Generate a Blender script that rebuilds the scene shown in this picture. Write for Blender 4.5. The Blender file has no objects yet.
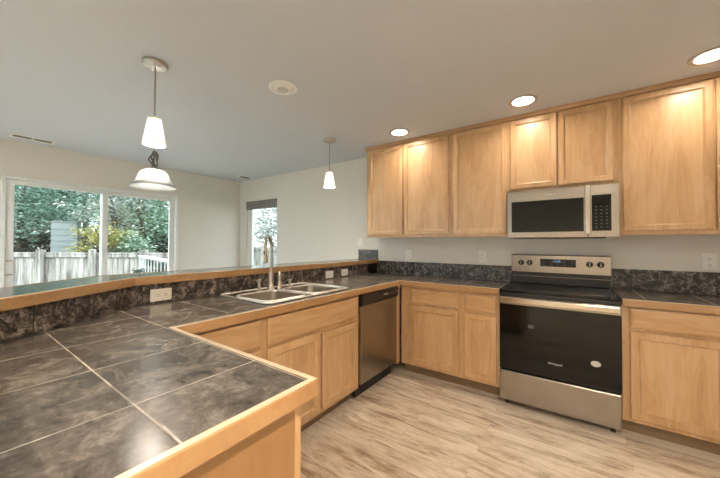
import bpy, bmesh, math, random
from mathutils import Vector, Matrix
from mathutils.geometry import tessellate_polygon
random.seed(7)
scene = bpy.context.scene
COL = scene.collection
R = math.radians

# ------------------------------------------------------------------ camera
cam_d = bpy.data.cameras.new('camera'); cam = bpy.data.objects.new('camera', cam_d); COL.objects.link(cam)
yaw, pitch, roll, fpx = R(35.33), R(0.897), R(0.178), 300.6
F = Vector((-math.sin(yaw)*math.cos(pitch), math.cos(yaw)*math.cos(pitch), math.sin(pitch)))
Rt = Vector((math.cos(yaw), math.sin(yaw), 0)); Up = Rt.cross(F)
R2 = math.cos(roll)*Rt + math.sin(roll)*Up; U2 = -math.sin(roll)*Rt + math.cos(roll)*Up
m3 = Matrix((R2, U2, -F)).transposed()
cam.matrix_world = Matrix.Translation((0.493, -3.3055, 1.282)) @ m3.to_4x4()
cam_d.sensor_width = 36; cam_d.lens = fpx/720*36; cam_d.clip_start = 0.02; cam_d.clip_end = 200
scene.camera = cam

# ------------------------------------------------------------------ world, sun, exposure
w = bpy.data.worlds.new('overcast_sky'); scene.world = w; w.use_nodes = True
bg = w.node_tree.nodes['Background']; bg.inputs[0].default_value = (0.86, 0.94, 1.0, 1); bg.inputs[1].default_value = .38
sd = bpy.data.lights.new('sun', 'SUN'); sd.energy = 0.25; sd.angle = R(25); sd.color = (1, .97, .92)
so = bpy.data.objects.new('sun', sd); COL.objects.link(so); so.rotation_euler = (R(38), 0, R(60)); so.location = (0, 0, 9)
LAMP = 1.0
scene.view_settings.view_transform = 'Standard'; scene.view_settings.look = 'None'
scene.view_settings.gamma = 1.0; scene.view_settings.use_curve_mapping = False
scene.view_settings.exposure = 3.3

# ------------------------------------------------------------------ materials
def newmat(name):
    m = bpy.data.materials.new(name); m.use_nodes = True
    nt = m.node_tree; return m, nt, nt.nodes['Principled BSDF']
def N(nt, t, **kw):
    n = nt.nodes.new(t)
    for k, v in kw.items(): setattr(n, k, v)
    return n
def ramp(nt, stops):
    r = N(nt, 'ShaderNodeValToRGB'); e = r.color_ramp.elements
    while len(e) < len(stops): e.new(0.5)
    for i, (p, c) in enumerate(stops): e[i].position = p; e[i].color = (*c, 1)
    return r
def flat(name, col, rough=.5, metal=0, spec=.5, coat=0, var=0.04, scale=30, emit=None, es=0):
    m, nt, b = newmat(name)
    tc = N(nt, 'ShaderNodeTexCoord'); no = N(nt, 'ShaderNodeTexNoise'); no.inputs['Scale'].default_value = scale
    nt.links.new(tc.outputs['Object'], no.inputs['Vector'])
    r = ramp(nt, [(.3, tuple(c*(1-var) for c in col)), (.7, tuple(min(1, c*(1+var)) for c in col))])
    nt.links.new(no.outputs['Fac'], r.inputs[0]); nt.links.new(r.outputs[0], b.inputs['Base Color'])
    b.inputs['Roughness'].default_value = rough; b.inputs['Metallic'].default_value = metal
    b.inputs['Specular IOR Level'].default_value = spec; b.inputs['Coat Weight'].default_value = coat
    if emit: b.inputs['Emission Color'].default_value = (*emit, 1); b.inputs['Emission Strength'].default_value = es
    return m
def wood(name, axis, c1, c2, c3, rough=.34, grain=1.0, figure=.35, coat=.25):
    m, nt, b = newmat(name)
    tc = N(nt, 'ShaderNodeTexCoord'); oi = N(nt, 'ShaderNodeObjectInfo')
    mul = N(nt, 'ShaderNodeMath', operation='MULTIPLY'); mul.inputs[1].default_value = 37.0
    nt.links.new(oi.outputs['Random'], mul.inputs[0])
    add = N(nt, 'ShaderNodeVectorMath', operation='ADD')
    nt.links.new(tc.outputs['Object'], add.inputs[0]); nt.links.new(mul.outputs[0], add.inputs[1])
    def mapped(a, c):
        mp = N(nt, 'ShaderNodeMapping'); s = [a, a, a]; s[axis] = c; mp.inputs['Scale'].default_value = s
        nt.links.new(add.outputs[0], mp.inputs[0]); return mp
    n1 = N(nt, 'ShaderNodeTexNoise'); n1.inputs['Scale'].default_value = 1; n1.inputs['Detail'].default_value = 5
    nt.links.new(mapped(70*grain, 3.0*grain).outputs[0], n1.inputs['Vector'])
    n2 = N(nt, 'ShaderNodeTexNoise'); n2.inputs['Scale'].default_value = 1; n2.inputs['Detail'].default_value = 2; n2.inputs['Distortion'].default_value = .8
    nt.links.new(mapped(7*grain, 1.2*grain).outputs[0], n2.inputs['Vector'])
    # cathedral figure: contour lines of a stretched noise field
    sn = N(nt, 'ShaderNodeMath', operation='MULTIPLY'); sn.inputs[1].default_value = 60
    nt.links.new(n2.outputs['Fac'], sn.inputs[0])
    si = N(nt, 'ShaderNodeMath', operation='SINE'); nt.links.new(sn.outputs[0], si.inputs[0])
    mix = N(nt, 'ShaderNodeMath', operation='MULTIPLY_ADD'); mix.inputs[1].default_value = .10*figure
    fine = N(nt, 'ShaderNodeMath', operation='MULTIPLY'); fine.inputs[1].default_value = .24
    nt.links.new(n1.outputs['Fac'], fine.inputs[0])
    nt.links.new(si.outputs[0], mix.inputs[0]); nt.links.new(fine.outputs[0], mix.inputs[2])
    mx2 = N(nt, 'ShaderNodeMath', operation='MULTIPLY_ADD'); mx2.inputs[1].default_value = .52
    nt.links.new(n2.outputs['Fac'], mx2.inputs[0]); nt.links.new(mix.outputs[0], mx2.inputs[2])
    r = ramp(nt, [(.21, c1), (.38, c2), (.55, c3)])
    nt.links.new(mx2.outputs[0], r.inputs[0])
    hs = N(nt, 'ShaderNodeHueSaturation')
    mr = N(nt, 'ShaderNodeMapRange'); mr.inputs['To Min'].default_value = .96; mr.inputs['To Max'].default_value = 1.05
    nt.links.new(oi.outputs['Random'], mr.inputs[0]); nt.links.new(mr.outputs[0], hs.inputs['Value'])
    nt.links.new(r.outputs[0], hs.inputs['Color']); nt.links.new(hs.outputs[0], b.inputs['Base Color'])
    b.inputs['Roughness'].default_value = rough; b.inputs['Coat Weight'].default_value = coat; b.inputs['Coat Roughness'].default_value = .25
    return m
MC = ((.455, .265, .112), (.56, .35, .175), (.635, .43, .245))
M = {}
M['maple_z'] = wood('honey_maple_upright_grain', 2, *MC)
M['maple_x'] = wood('honey_maple_level_grain', 0, *MC)
M['maple_y'] = wood('honey_maple_long_grain', 1, *MC)
M['edge_x'] = wood('worktop_edge_maple', 0, (.36, .19, .075), (.43, .24, .10), (.50, .30, .135), rough=.3, figure=.1, coat=.7)
M['strip'] = wood('pale_edge_highlight', 0, (.60, .46, .30), (.68, .54, .37), (.74, .60, .43), rough=.3, figure=.1, coat=.7)  # ceiling sheen on the edging tops, put into a pale wood colour
M['panel'] = wood('peninsula_end_plywood', 2, (.275, .14, .052), (.315, .166, .064), (.35, .19, .078), rough=.4, figure=.15)
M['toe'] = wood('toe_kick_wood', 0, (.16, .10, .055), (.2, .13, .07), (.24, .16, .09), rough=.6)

def slate(name, cols, rough, grid=None, splash=None, scale=6, grout=(.45, .385, .31), coarse=1.0):
    """mottled slate tile; grid=(x0,y0,period) lays grout on the XY plane, splash=(axisvec, offset, period) on upright tiles"""
    m, nt, b = newmat(name)
    tc = N(nt, 'ShaderNodeTexCoord'); L = nt.links.new
    geo = N(nt, 'ShaderNodeNewGeometry')
    sep = N(nt, 'ShaderNodeSeparateXYZ'); L(tc.outputs['Object'], sep.inputs[0])
    def mth(op, a, bb=None, c=None):
        n = N(nt, 'ShaderNodeMath', operation=op)
        for i, v in enumerate((a, bb, c)):
            if v is None: continue
            if isinstance(v, (int, float)): n.inputs[i].default_value = v
            else: L(v, n.inputs[i])
        return n.outputs[0]
    cells = []; dists = []
    if grid:
        for k, (o, src) in enumerate(((grid[0], 'X'), (grid[1], 'Y'))):
            t = mth('DIVIDE', mth('SUBTRACT', sep.outputs[src], o), grid[2])
            fl = mth('FLOOR', t); fr = mth('SUBTRACT', t, fl)
            cells.append(fl); dists.append(mth('MULTIPLY', mth('MINIMUM', fr, mth('SUBTRACT', 1.0, fr)), grid[2]))
    if splash:
        (ax, ay), o, per = splash
        t = mth('ADD', mth('MULTIPLY', sep.outputs['X'], ax), mth('MULTIPLY', sep.outputs['Y'], ay))
        t = mth('DIVIDE', mth('SUBTRACT', t, o), per)
        fl = mth('FLOOR', t); fr = mth('SUBTRACT', t, fl)
        cells.append(fl); dists.append(mth('MULTIPLY', mth('MINIMUM', fr, mth('SUBTRACT', 1.0, fr)), per))
    # per-tile shift of the pattern so tiles do not run into each other
    cid = cells[0] if len(cells) == 1 else mth('MULTIPLY_ADD', cells[1], 7.31, cells[0])
    comb = N(nt, 'ShaderNodeCombineXYZ'); L(mth('MULTIPLY', cid, 3.7), comb.inputs[0]); L(mth('MULTIPLY', cid, 1.9), comb.inputs[1]); L(mth('MULTIPLY', cid, 5.3), comb.inputs[2])
    av = N(nt, 'ShaderNodeVectorMath', operation='ADD'); L(tc.outputs['Object'], av.inputs[0]); L(comb.outputs[0], av.inputs[1])
    n1 = N(nt, 'ShaderNodeTexNoise'); n1.inputs['Scale'].default_value = scale; n1.inputs['Detail'].default_value = 9; n1.inputs['Roughness'].default_value = .68; n1.inputs['Distortion'].default_value = .9
    L(av.outputs[0], n1.inputs['Vector'])
    n2 = N(nt, 'ShaderNodeTexNoise'); n2.inputs['Scale'].default_value = scale*5; n2.inputs['Detail'].default_value = 6; n2.inputs['Roughness'].default_value = .7
    L(av.outputs[0], n2.inputs['Vector'])
    f = mth('ADD', mth('MULTIPLY', n1.outputs['Fac'], .68*coarse), mth('MULTIPLY', n2.outputs['Fac'], 1-.68*coarse))
    r = ramp(nt, cols); L(f, r.inputs[0])
    wn = N(nt, 'ShaderNodeTexWhiteNoise', noise_dimensions='1D'); L(cid, wn.inputs['W'])
    hs = N(nt, 'ShaderNodeHueSaturation'); mr = N(nt, 'ShaderNodeMapRange'); mr.inputs['To Min'].default_value = .82; mr.inputs['To Max'].default_value = 1.18
    L(wn.outputs['Value'], mr.inputs[0]); L(mr.outputs[0], hs.inputs['Value']); L(r.outputs[0], hs.inputs['Color'])
    d = dists[0] if len(dists) == 1 else mth('MINIMUM', dists[0], dists[1])
    gw = .0022
    mask = mth('LESS_THAN', d, gw)
    mx = N(nt, 'ShaderNodeMix', data_type='RGBA'); L(mask, mx.inputs[0]); L(hs.outputs[0], mx.inputs[6])
    gn = N(nt, 'ShaderNodeTexNoise'); gn.inputs['Scale'].default_value = 14; L(tc.outputs['Object'], gn.inputs['Vector'])
    gr = ramp(nt, [(.36, tuple(c*.45 for c in grout)), (.6, grout)]); L(gn.outputs['Fac'], gr.inputs[0])
    L(gr.outputs[0], mx.inputs[7]); L(mx.outputs[2], b.inputs['Base Color'])
    rr = N(nt, 'ShaderNodeMapRange'); rr.inputs['To Min'].default_value = rough*.7; rr.inputs['To Max'].default_value = rough*1.3
    L(n2.outputs['Fac'], rr.inputs[0])
    rm = mth('MAXIMUM', rr.outputs[0], mth('MULTIPLY', mask, .8)); L(rm, b.inputs['Roughness'])
    ht = mth('ADD', mth('MULTIPLY', mth('MINIMUM', d, .006), 40.0), mth('MULTIPLY', n1.outputs['Fac'], .25))
    bp = N(nt, 'ShaderNodeBump'); bp.inputs['Strength'].default_value = .35; bp.inputs['Distance'].default_value = .004
    L(ht, bp.inputs['Height']); L(bp.outputs[0], b.inputs['Normal'])
    return m
TC = [(.36, (.040, .032, .026)), (.46, (.088, .072, .059)), (.53, (.14, .118, .098)), (.63, (.28, .24, .2))]
M['tile'] = slate('slate_worktop_tile', TC, .23, grid=(0, 0, .315), scale=9)
SC = [(.40, (.006, .005, .005)), (.47, (.03, .024, .020)), (.52, (.12, .094, .078)), (.59, (.34, .285, .245))]
M['splash_y'] = slate('dark_slate_splash_along', SC, .35, splash=((0, 1), -1.198, .158), scale=20, grout=(.03, .026, .022))
M['splash_d'] = slate('dark_slate_splash_angled', SC, .35, splash=((.599, -.801), 1.135-.02, .14), scale=20, grout=(.03, .026, .022))
SB = [(.40, (.007, .006, .006)), (.47, (.03, .027, .025)), (.52, (.105, .094, .086)), (.59, (.29, .265, .245))]
M['splash_x'] = slate('dark_slate_splash_wall', SB, .35, splash=((1, 0), -.05, .155), scale=20, grout=(.03, .028, .026))
M['bar_tile'] = slate('slate_bar_tile', [(.30, (.05, .055, .05)), (.5, (.12, .125, .115)), (.68, (.22, .22, .20))], .13, grid=(-1.71, -3.04, .315), grout=(.12, .11, .095))
M['steel'] = flat('brushed_stainless_steel', (.37, .335, .295), .27, 1.0, var=.03, scale=60)
M['steel_sink'] = flat('satin_sink_steel', (.80, .78, .73), .2, 1.0, var=.03)
M['steel_bowl'] = flat('satin_bowl_steel', (.50, .46, .40), .3, 1.0, var=.03)
M['steel_bright'] = flat('polished_steel_handle', (.58, .53, .46), .18, 1.0, var=.03, scale=60)
M['nickel'] = flat('brushed_nickel', (.50, .46, .40), .28, 1.0)
M['chrome'] = flat('polished_chrome', (.78, .78, .76), .1, 1.0)
M['black_glass'] = flat('black_appliance_glass', (.005, .005, .005), .07, 0, .34)
M['black'] = flat('black_plastic', (.012, .012, .012), .35)
M['black_matte'] = flat('matte_black', (.02, .018, .017), .7)
M['white_trim'] = flat('white_painted_trim', (.90, .90, .89), .35)
M['vinyl'] = flat('white_vinyl_frame', (.82, .83, .82), .35)
M['plate'] = flat('almond_outlet_plastic', (.80, .76, .66), .35)
M['plate_white'] = flat('white_outlet_plastic', (.84, .83, .80), .35)
M['dark_slot'] = flat('outlet_slot', (.05, .045, .04), .6)
M['ring'] = flat('satin_grey_ring', (.50, .46, .41), .4)
M['blind'] = flat('grey_roller_blind', (.26, .25, .23), .8)
M['print'] = flat('pale_printing', (.62, .62, .60), .5)
M['key'] = flat('grey_key_print', (.22, .22, .21), .5)
M['sticker'] = flat('silver_sticker', (.55, .53, .48), .4)
M['dim_label'] = flat('faded_grey_label', (.075, .072, .068), .5)
M['display'] = flat('blue_lit_clock_digits', (.1, .2, .3), .4, emit=(.35, .6, 1), es=.08)

def paint(name, col, rough=.85, bump=.1, scale=90):
    m, nt, b = newmat(name)
    tc = N(nt, 'ShaderNodeTexCoord'); n = N(nt, 'ShaderNodeTexNoise'); n.inputs['Scale'].default_value = scale; n.inputs['Detail'].default_value = 3
    nt.links.new(tc.outputs['Object'], n.inputs['Vector'])
    bp = N(nt, 'ShaderNodeBump'); bp.inputs['Strength'].default_value = bump; bp.inputs['Distance'].default_value = .004
    nt.links.new(n.outputs['Fac'], bp.inputs['Height']); nt.links.new(bp.outputs[0], b.inputs['Normal'])
    b.inputs['Base Color'].default_value = (*col, 1); b.inputs['Roughness'].default_value = rough; b.inputs['Specular IOR Level'].default_value = .3
    return m
M['wall'] = paint('greige_wall_paint', (.75, .725, .675))
M['ceiling'] = paint('textured_ceiling_paint', (.635, .67, .74), bump=.25, scale=45)

def floor_mat():
    m, nt, b = newmat('weathered_oak_plank_floor'); L = nt.links.new
    tc = N(nt, 'ShaderNodeTexCoord')
    br = N(nt, 'ShaderNodeTexBrick'); br.offset = .37; br.offset_frequency = 2
    br.inputs['Color1'].default_value = (0, 0, 0, 1); br.inputs['Color2'].default_value = (1, 1, 1, 1); br.inputs['Mortar'].default_value = (.5, .5, .5, 1)
    br.inputs['Scale'].default_value = 1; br.inputs['Mortar Size'].default_value = .0007; br.inputs['Brick Width'].default_value = 1.22; br.inputs['Row Height'].default_value = .125; br.inputs['Bias'].default_value = 0
    L(tc.outputs['Object'], br.inputs['Vector'])
    sc = N(nt, 'ShaderNodeVectorMath', operation='SCALE'); sc.inputs['Scale'].default_value = 9
    L(br.outputs['Color'], sc.inputs[0])
    ad = N(nt, 'ShaderNodeVectorMath', operation='ADD'); L(tc.outputs['Object'], ad.inputs[0]); L(sc.outputs[0], ad.inputs[1])
    def nz(sx, sy, det, dist):
        mp = N(nt, 'ShaderNodeMapping'); mp.inputs['Scale'].default_value = (sx, sy, 1); L(ad.outputs[0], mp.inputs[0])
        n = N(nt, 'ShaderNodeTexNoise'); n.inputs['Scale'].default_value = 1; n.inputs['Detail'].default_value = det; n.inputs['Distortion'].default_value = dist; n.inputs['Roughness'].default_value = .62
        L(mp.outputs[0], n.inputs['Vector']); return n
    a = nz(1.7, 11, 9, 1.0); c = nz(11, 75, 6, 1.0)
    def mth(op, x, y, z=None):
        n = N(nt, 'ShaderNodeMath', operation=op)
        for i, v in enumerate((x, y, z)):
            if v is None: continue
            if isinstance(v, (int, float)): n.inputs[i].default_value = v
            else: L(v, n.inputs[i])
        return n.outputs[0]
    bw = N(nt, 'ShaderNodeRGBToBW'); L(br.outputs['Color'], bw.inputs[0])
    f = mth('MULTIPLY_ADD', c.outputs['Fac'], .34, mth('MULTIPLY', a.outputs['Fac'], .66))
    f = mth('MULTIPLY_ADD', bw.outputs[0], .05, mth('SUBTRACT', f, .025))
    r = ramp(nt, [(.34, (.20, .125, .075)), (.43, (.40, .295, .20)), (.49, (.58, .48, .365)), (.58, (.73, .645, .53))])
    L(f, r.inputs[0])
    mx = N(nt, 'ShaderNodeMix', data_type='RGBA'); L(br.outputs['Fac'], mx.inputs[0]); L(r.outputs[0], mx.inputs[6]); mx.inputs[7].default_value = (.40, .31, .22, 1)
    L(mx.outputs[2], b.inputs['Base Color']); b.inputs['Roughness'].default_value = .38
    bp = N(nt, 'ShaderNodeBump'); bp.inputs['Strength'].default_value = .12; bp.inputs['Distance'].default_value = .003
    L(c.outputs['Fac'], bp.inputs['Height']); L(bp.outputs[0], b.inputs['Normal'])
    return m
M['floor'] = floor_mat()

def glass_mat(name, tint=(1, 1, 1), refl=.10):
    m, nt, b = newmat(name); nt.nodes.remove(b); out = nt.nodes['Material Output']
    t = N(nt, 'ShaderNodeBsdfTransparent'); t.inputs[0].default_value = (*tint, 1)
    g = N(nt, 'ShaderNodeBsdfGlossy'); g.inputs['Roughness'].default_value = .0
    lw = N(nt, 'ShaderNodeLayerWeight'); lw.inputs[0].default_value = .5
    pw = N(nt, 'ShaderNodeMath', operation='POWER'); pw.inputs[1].default_value = 5; nt.links.new(lw.outputs['Facing'], pw.inputs[0])
    sch = N(nt, 'ShaderNodeMath', operation='MULTIPLY_ADD'); sch.inputs[1].default_value = .96; sch.inputs[2].default_value = .04; nt.links.new(pw.outputs[0], sch.inputs[0])
    mx = N(nt, 'ShaderNodeMixShader'); nt.links.new(sch.outputs[0], mx.inputs[0])
    nt.links.new(t.outputs[0], mx.inputs[1]); nt.links.new(g.outputs[0], mx.inputs[2]); nt.links.new(mx.outputs[0], out.inputs[0])
    return m
M['glass'] = glass_mat('clear_window_glass', (.96, .99, .98))
def opal(name, col, es, trans=.5):
    m, nt, b = newmat(name); nt.nodes.remove(b); out = nt.nodes['Material Output']
    d = N(nt, 'ShaderNodeBsdfDiffuse'); d.inputs[0].default_value = (.85, .83, .78, 1)
    tr = N(nt, 'ShaderNodeBsdfTranslucent'); tr.inputs[0].default_value = (.9, .86, .78, 1)
    mx = N(nt, 'ShaderNodeMixShader'); mx.inputs[0].default_value = trans
    gl = N(nt, 'ShaderNodeBsdfGlossy'); gl.inputs['Roughness'].default_value = .08
    mg = N(nt, 'ShaderNodeMixShader'); mg.inputs[0].default_value = .06
    e = N(nt, 'ShaderNodeEmission'); e.inputs[0].default_value = (*col, 1); e.inputs[1].default_value = es
    ad = N(nt, 'ShaderNodeAddShader'); L = nt.links.new
    L(d.outputs[0], mx.inputs[1]); L(tr.outputs[0], mx.inputs[2]); L(mx.outputs[0], mg.inputs[1]); L(gl.outputs[0], mg.inputs[2])
    L(mg.outputs[0], ad.inputs[0]); L(e.outputs[0], ad.inputs[1]); L(ad.outputs[0], out.inputs[0])
    return m
WARM = (1, .865, .70)
M['opal'] = opal('lit_opal_glass', (1, .88, .72), .06, .06)
def fluted_mat():
    m, nt, b = newmat('ribbed_clear_glass'); nt.nodes.remove(b); out = nt.nodes['Material Output']; L = nt.links.new
    t = N(nt, 'ShaderNodeBsdfTransparent'); t.inputs[0].default_value = (.97, .98, .97, 1)
    d = N(nt, 'ShaderNodeBsdfTranslucent'); d.inputs[0].default_value = (.46, .46, .45, 1)
    df = N(nt, 'ShaderNodeBsdfDiffuse'); df.inputs[0].default_value = (.9, .9, .9, 1); dm = N(nt, 'ShaderNodeMixShader'); dm.inputs[0].default_value = .35
    g = N(nt, 'ShaderNodeBsdfGlossy'); g.inputs['Roughness'].default_value = .1
    a = N(nt, 'ShaderNodeMixShader'); a.inputs[0].default_value = .72
    c = N(nt, 'ShaderNodeMixShader'); fr = N(nt, 'ShaderNodeLayerWeight'); fr.inputs[0].default_value = .12
    L(d.outputs[0], dm.inputs[1]); L(df.outputs[0], dm.inputs[2]); L(t.outputs[0], a.inputs[1]); L(dm.outputs[0], a.inputs[2]); L(fr.outputs['Fresnel'], c.inputs[0]); L(a.outputs[0], c.inputs[1]); L(g.outputs[0], c.inputs[2]); L(c.outputs[0], out.inputs[0])
    return m
M['fluted'] = fluted_mat()
def emis(name, col, s):
    m, nt, b = newmat(name); nt.nodes.remove(b); e = N(nt, 'ShaderNodeEmission'); e.inputs[0].default_value = (*col, 1); e.inputs[1].default_value = s
    nt.links.new(e.outputs[0], nt.nodes['Material Output'].inputs[0]); return m
M['lens'] = emis('glowing_downlight_lens', (1, .88, .75), 13*LAMP)
M['lens_unseen_room'] = emis('glowing_unseen_room_downlight_lens', WARM, 104*LAMP)  # for unseen downlights, some of them added as fill
M['lens_living_fill'] = emis('glowing_living_room_fill_lens', (.80, .91, 1), 34*LAMP)  # cool fill from added downlights on the living side
M['bulb'] = emis('glowing_bulb', (1, .92, .82), 44*LAMP)
M['bulb_dining'] = emis('glowing_dining_bulb', (1, .95, .88), 17*LAMP)
M['lens_off'] = flat('unlit_grey_lens', (.60, .60, .59), .5)

# ------------------------------------------------------------------ geometry helpers
def shift(bm, loc):
    bmesh.ops.translate(bm, verts=bm.verts, vec=-Vector(loc))
def link(name, bm, mat, parent=None, bevel=0, smooth=False, seg=2):
    me = bpy.data.meshes.new(name); bmesh.ops.recalc_face_normals(bm, faces=bm.faces); bm.to_mesh(me); bm.free()
    o = bpy.data.objects.new(name, me); COL.objects.link(o); me.materials.append(mat)
    if parent: o.parent = parent
    if bevel:
        b = o.modifiers.new('bevel', 'BEVEL'); b.width = bevel; b.segments = seg; b.limit_method = 'ANGLE'; b.angle_limit = R(40); b.harden_normals = False
    if smooth:
        for p in me.polygons: p.use_smooth = True
        me.set_sharp_from_angle(angle=R(42))
    return o
def tag(o, label, cat, group=None):
    o['label'] = label; o['category'] = cat
    if group: o['group'] = group
    return o
def struct(o): o['kind'] = 'structure'; return o
def empty(name, loc, rz=0):
    o = bpy.data.objects.new(name, None); COL.objects.link(o); o.location = loc; o.rotation_euler = (0, 0, rz); o.empty_display_size = .05
    return o
def thing(name, label, cat, loc, rz=0, group=None): return tag(empty(name, loc, rz), label, cat, group)
def B(*boxes):
    """boxes of (x0,x1,y0,y1,z0,z1)"""
    bm = bmesh.new()
    for x0, x1, y0, y1, z0, z1 in boxes:
        v = [bm.verts.new(c) for c in ((x0,y0,z0),(x1,y0,z0),(x1,y1,z0),(x0,y1,z0),(x0,y0,z1),(x1,y0,z1),(x1,y1,z1),(x0,y1,z1))]
        for f in ((0,3,2,1),(4,5,6,7),(0,1,5,4),(1,2,6,5),(2,3,7,6),(3,0,4,7)): bm.faces.new([v[i] for i in f])
    return bm
def prism(poly, z0, z1, holes=(), bm=None):
    bm = bm or bmesh.new()
    loops = [poly] + list(holes); flatp = [p for l in loops for p in l]
    tris = tessellate_polygon([[Vector((x, y, 0)) for x, y in l] for l in loops])
    lo = [bm.verts.new((x, y, z0)) for x, y in flatp]; hi = [bm.verts.new((x, y, z1)) for x, y in flatp]
    for t in tris:
        bm.faces.new([hi[i] for i in t]); bm.faces.new([lo[i] for i in reversed(t)])
    k = 0
    for l in loops:
        n = len(l)
        for i in range(n):
            a, b2 = k+i, k+(i+1) % n
            bm.faces.new((lo[a], lo[b2], hi[b2], hi[a]))
        k += n
    return bm
def dissolve(bm):
    bmesh.ops.recalc_face_normals(bm, faces=bm.faces)
    bmesh.ops.dissolve_limit(bm, angle_limit=.01, verts=bm.verts, edges=bm.edges); return bm
def to_xz(bm, y0=0):  # a prism drawn in (x,y)->(x,z), its height becomes -y
    for v in bm.verts: x, y, z = v.co; v.co = (x, y0 - z, y)
    return bm
def lathe(prof, n=32, loc=(0,0,0), axis='z', bm=None, cap=True):
    bm = bm or bmesh.new(); rings = []
    for r, z in prof:
        ring = []
        for i in range(n):
            a = 2*math.pi*i/n
            c = (r*math.cos(a), r*math.sin(a), z)
            if axis == 'y': c = (c[0], -c[2], c[1])
            if axis == 'x': c = (c[2], c[0], c[1])
            ring.append(bm.verts.new((c[0]+loc[0], c[1]+loc[1], c[2]+loc[2])))
        rings.append(ring)
    for a, b2 in zip(rings, rings[1:]):
        for i in range(n): bm.faces.new((a[i], a[(i+1) % n], b2[(i+1) % n], b2[i]))
    if cap:
        for ring in (rings[0], rings[-1]): bm.faces.new(ring)
    bmesh.ops.remove_doubles(bm, verts=bm.verts, dist=1e-5)
    return bm
def tube(pts, r, n=14, bm=None):
    bm = bm or bmesh.new(); pts = [Vector(p) for p in pts]; rings = []
    rr = r if isinstance(r, (list, tuple)) else [r]*len(pts)
    ref = Vector((0.13, .97, .21)).normalized()
    for i, p in enumerate(pts):
        t = (pts[min(i+1, len(pts)-1)] - pts[max(i-1, 0)]).normalized()
        u = t.cross(ref).normalized(); ref = u.cross(t).normalized()
        rings.append([bm.verts.new(p + rr[i]*(math.cos(2*math.pi*k/n)*u + math.sin(2*math.pi*k/n)*ref)) for k in range(n)])
    for a, b2 in zip(rings, rings[1:]):
        for i in range(n): bm.faces.new((a[i], a[(i+1) % n], b2[(i+1) % n], b2[i]))
    bm.faces.new(rings[0]); bm.faces.new(rings[-1]); return bm
def rect(x0, x1, y0, y1): return [(x0, y0), (x1, y0), (x1, y1), (x0, y1)]
def text_mesh(name, s, size, mat, parent, loc, rot):
    cu = bpy.data.curves.new(name, 'FONT'); cu.body = s; cu.size = size; cu.extrude = .0004; cu.align_x = 'CENTER'; cu.align_y = 'CENTER'
    t = bpy.data.objects.new(name + '_font', cu); COL.objects.link(t)
    bpy.context.view_layer.update()
    me = bpy.data.meshes.new_from_object(t.evaluated_get(bpy.context.evaluated_depsgraph_get()))
    bpy.data.objects.remove(t); bpy.data.curves.remove(cu)
    me.transform(Matrix.Translation(loc) @ rot.to_4x4()); me.materials.clear(); me.materials.append(mat)
    o = bpy.data.objects.new(name, me); COL.objects.link(o); o.parent = parent; return o
FACE_FRONT = Matrix.Rotation(R(90), 3, 'X')            # text upright, read from -y

# ------------------------------------------------------------------ the room
CZ = 2.4326; XL = -4.616; XR = 1.74; YB = -6.0
DY0, DY1, DZ = -2.90, -1.09, 2.025                       # sliding door opening
WX0, WX1, WZ0, WZ1 = -4.44, -3.56, .50, 2.045            # side window opening
struct(link('floor', B((XL-.15, XR+.15, YB-.15, .15, -.12, 0)), M['floor']))
CANS = [(.173, -.60), (1.19, -.60), (-.96, -.56), (.85, -3.15), (.85, -4.6), (-.30, -4.6), (-1.9, -5.0), (-3.6, -5.0), (-3.7, -3.9)]
circ = lambda x, y, r, n=28: [(x+r*math.cos(2*math.pi*i/n), y+r*math.sin(2*math.pi*i/n)) for i in range(n)]
struct(link('ceiling', prism(rect(XL-.15, XR+.15, YB-.15, .15), CZ, CZ+.12, [circ(x, y, .0765) for x, y in CANS]), M['ceiling']))
bm = to_xz(prism(rect(XL-.15, XR+.15, 0, CZ), 0, .15, [rect(WX0, WX1, WZ0, WZ1)]), .15)
struct(link('wall_back', bm, M['wall']))
bm = prism(rect(YB-.15, 0, 0, CZ), 0, .15, [rect(DY0, DY1, .0005, DZ), rect(-5.6, -3.6, .5, 2.1)])
for v in bm.verts: x, y, z = v.co; v.co = (XL-.15+z, x, y)
struct(link('wall_left', bm, M['wall']))
struct(link('wall_right', B((XR, XR+.15, YB, 0, 0, CZ)), M['wall']))
bm = to_xz(prism(rect(XL, XR, 0, CZ), 0, .15, [rect(-4.2, -1.5, .35, 2.2)]), YB)
struct(link('wall_front', bm, M['wall']))
# baseboards
struct(link('baseboard_left', B((XL, XL+.014, YB, DY0-.06, 0, .09), (XL, XL+.014, DY1+.06, 0, 0, .09)), M['white_trim'], bevel=.003))
struct(link('baseboard_back', B((XL+.014, -1.85, -.014, 0, 0, .09)), M['white_trim'], bevel=.003))

# sliding glass door in the left wall
d1 = struct(empty('door_1', (XL, (DY0+DY1)/2, 0)))
def dpart(name, bm, mat, parent=d1, **k):
    shift(bm, d1.location); o = link(name, bm, mat, parent, **k); o['kind'] = 'structure'; return o
fx0, fx1 = XL-.11, XL+.012
dpart('door_frame', B((fx0, fx1, DY0, DY0+.035, 0, DZ), (fx0, fx1, DY1-.035, DY1, 0, DZ), (fx0, fx1, DY0+.035, DY1-.035, DZ-.035, DZ), (fx0, fx1, DY0+.035, DY1-.035, 0, .03)), M['vinyl'], bevel=.004)
ym = -2.0
def sash(x0, x1, y0, y1, z0, z1, s, top):
    return B((x0, x1, y0, y0+s, z0, z1), (x0, x1, y1-s, y1, z0, z1), (x0, x1, y0+s, y1-s, z1-top, z1), (x0, x1, y0+s, y1-s, z0, z0+.09))
p = dpart('sliding_panel', sash(XL-.05, XL-.012, DY0+.036, ym+.035, .03, DZ-.036, .062, .05), M['vinyl'], bevel=.004)
dpart('pane', B((XL-.034, XL-.028, DY0+.096, ym-.025, .12, DZ-.085)), M['glass'], p)
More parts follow.
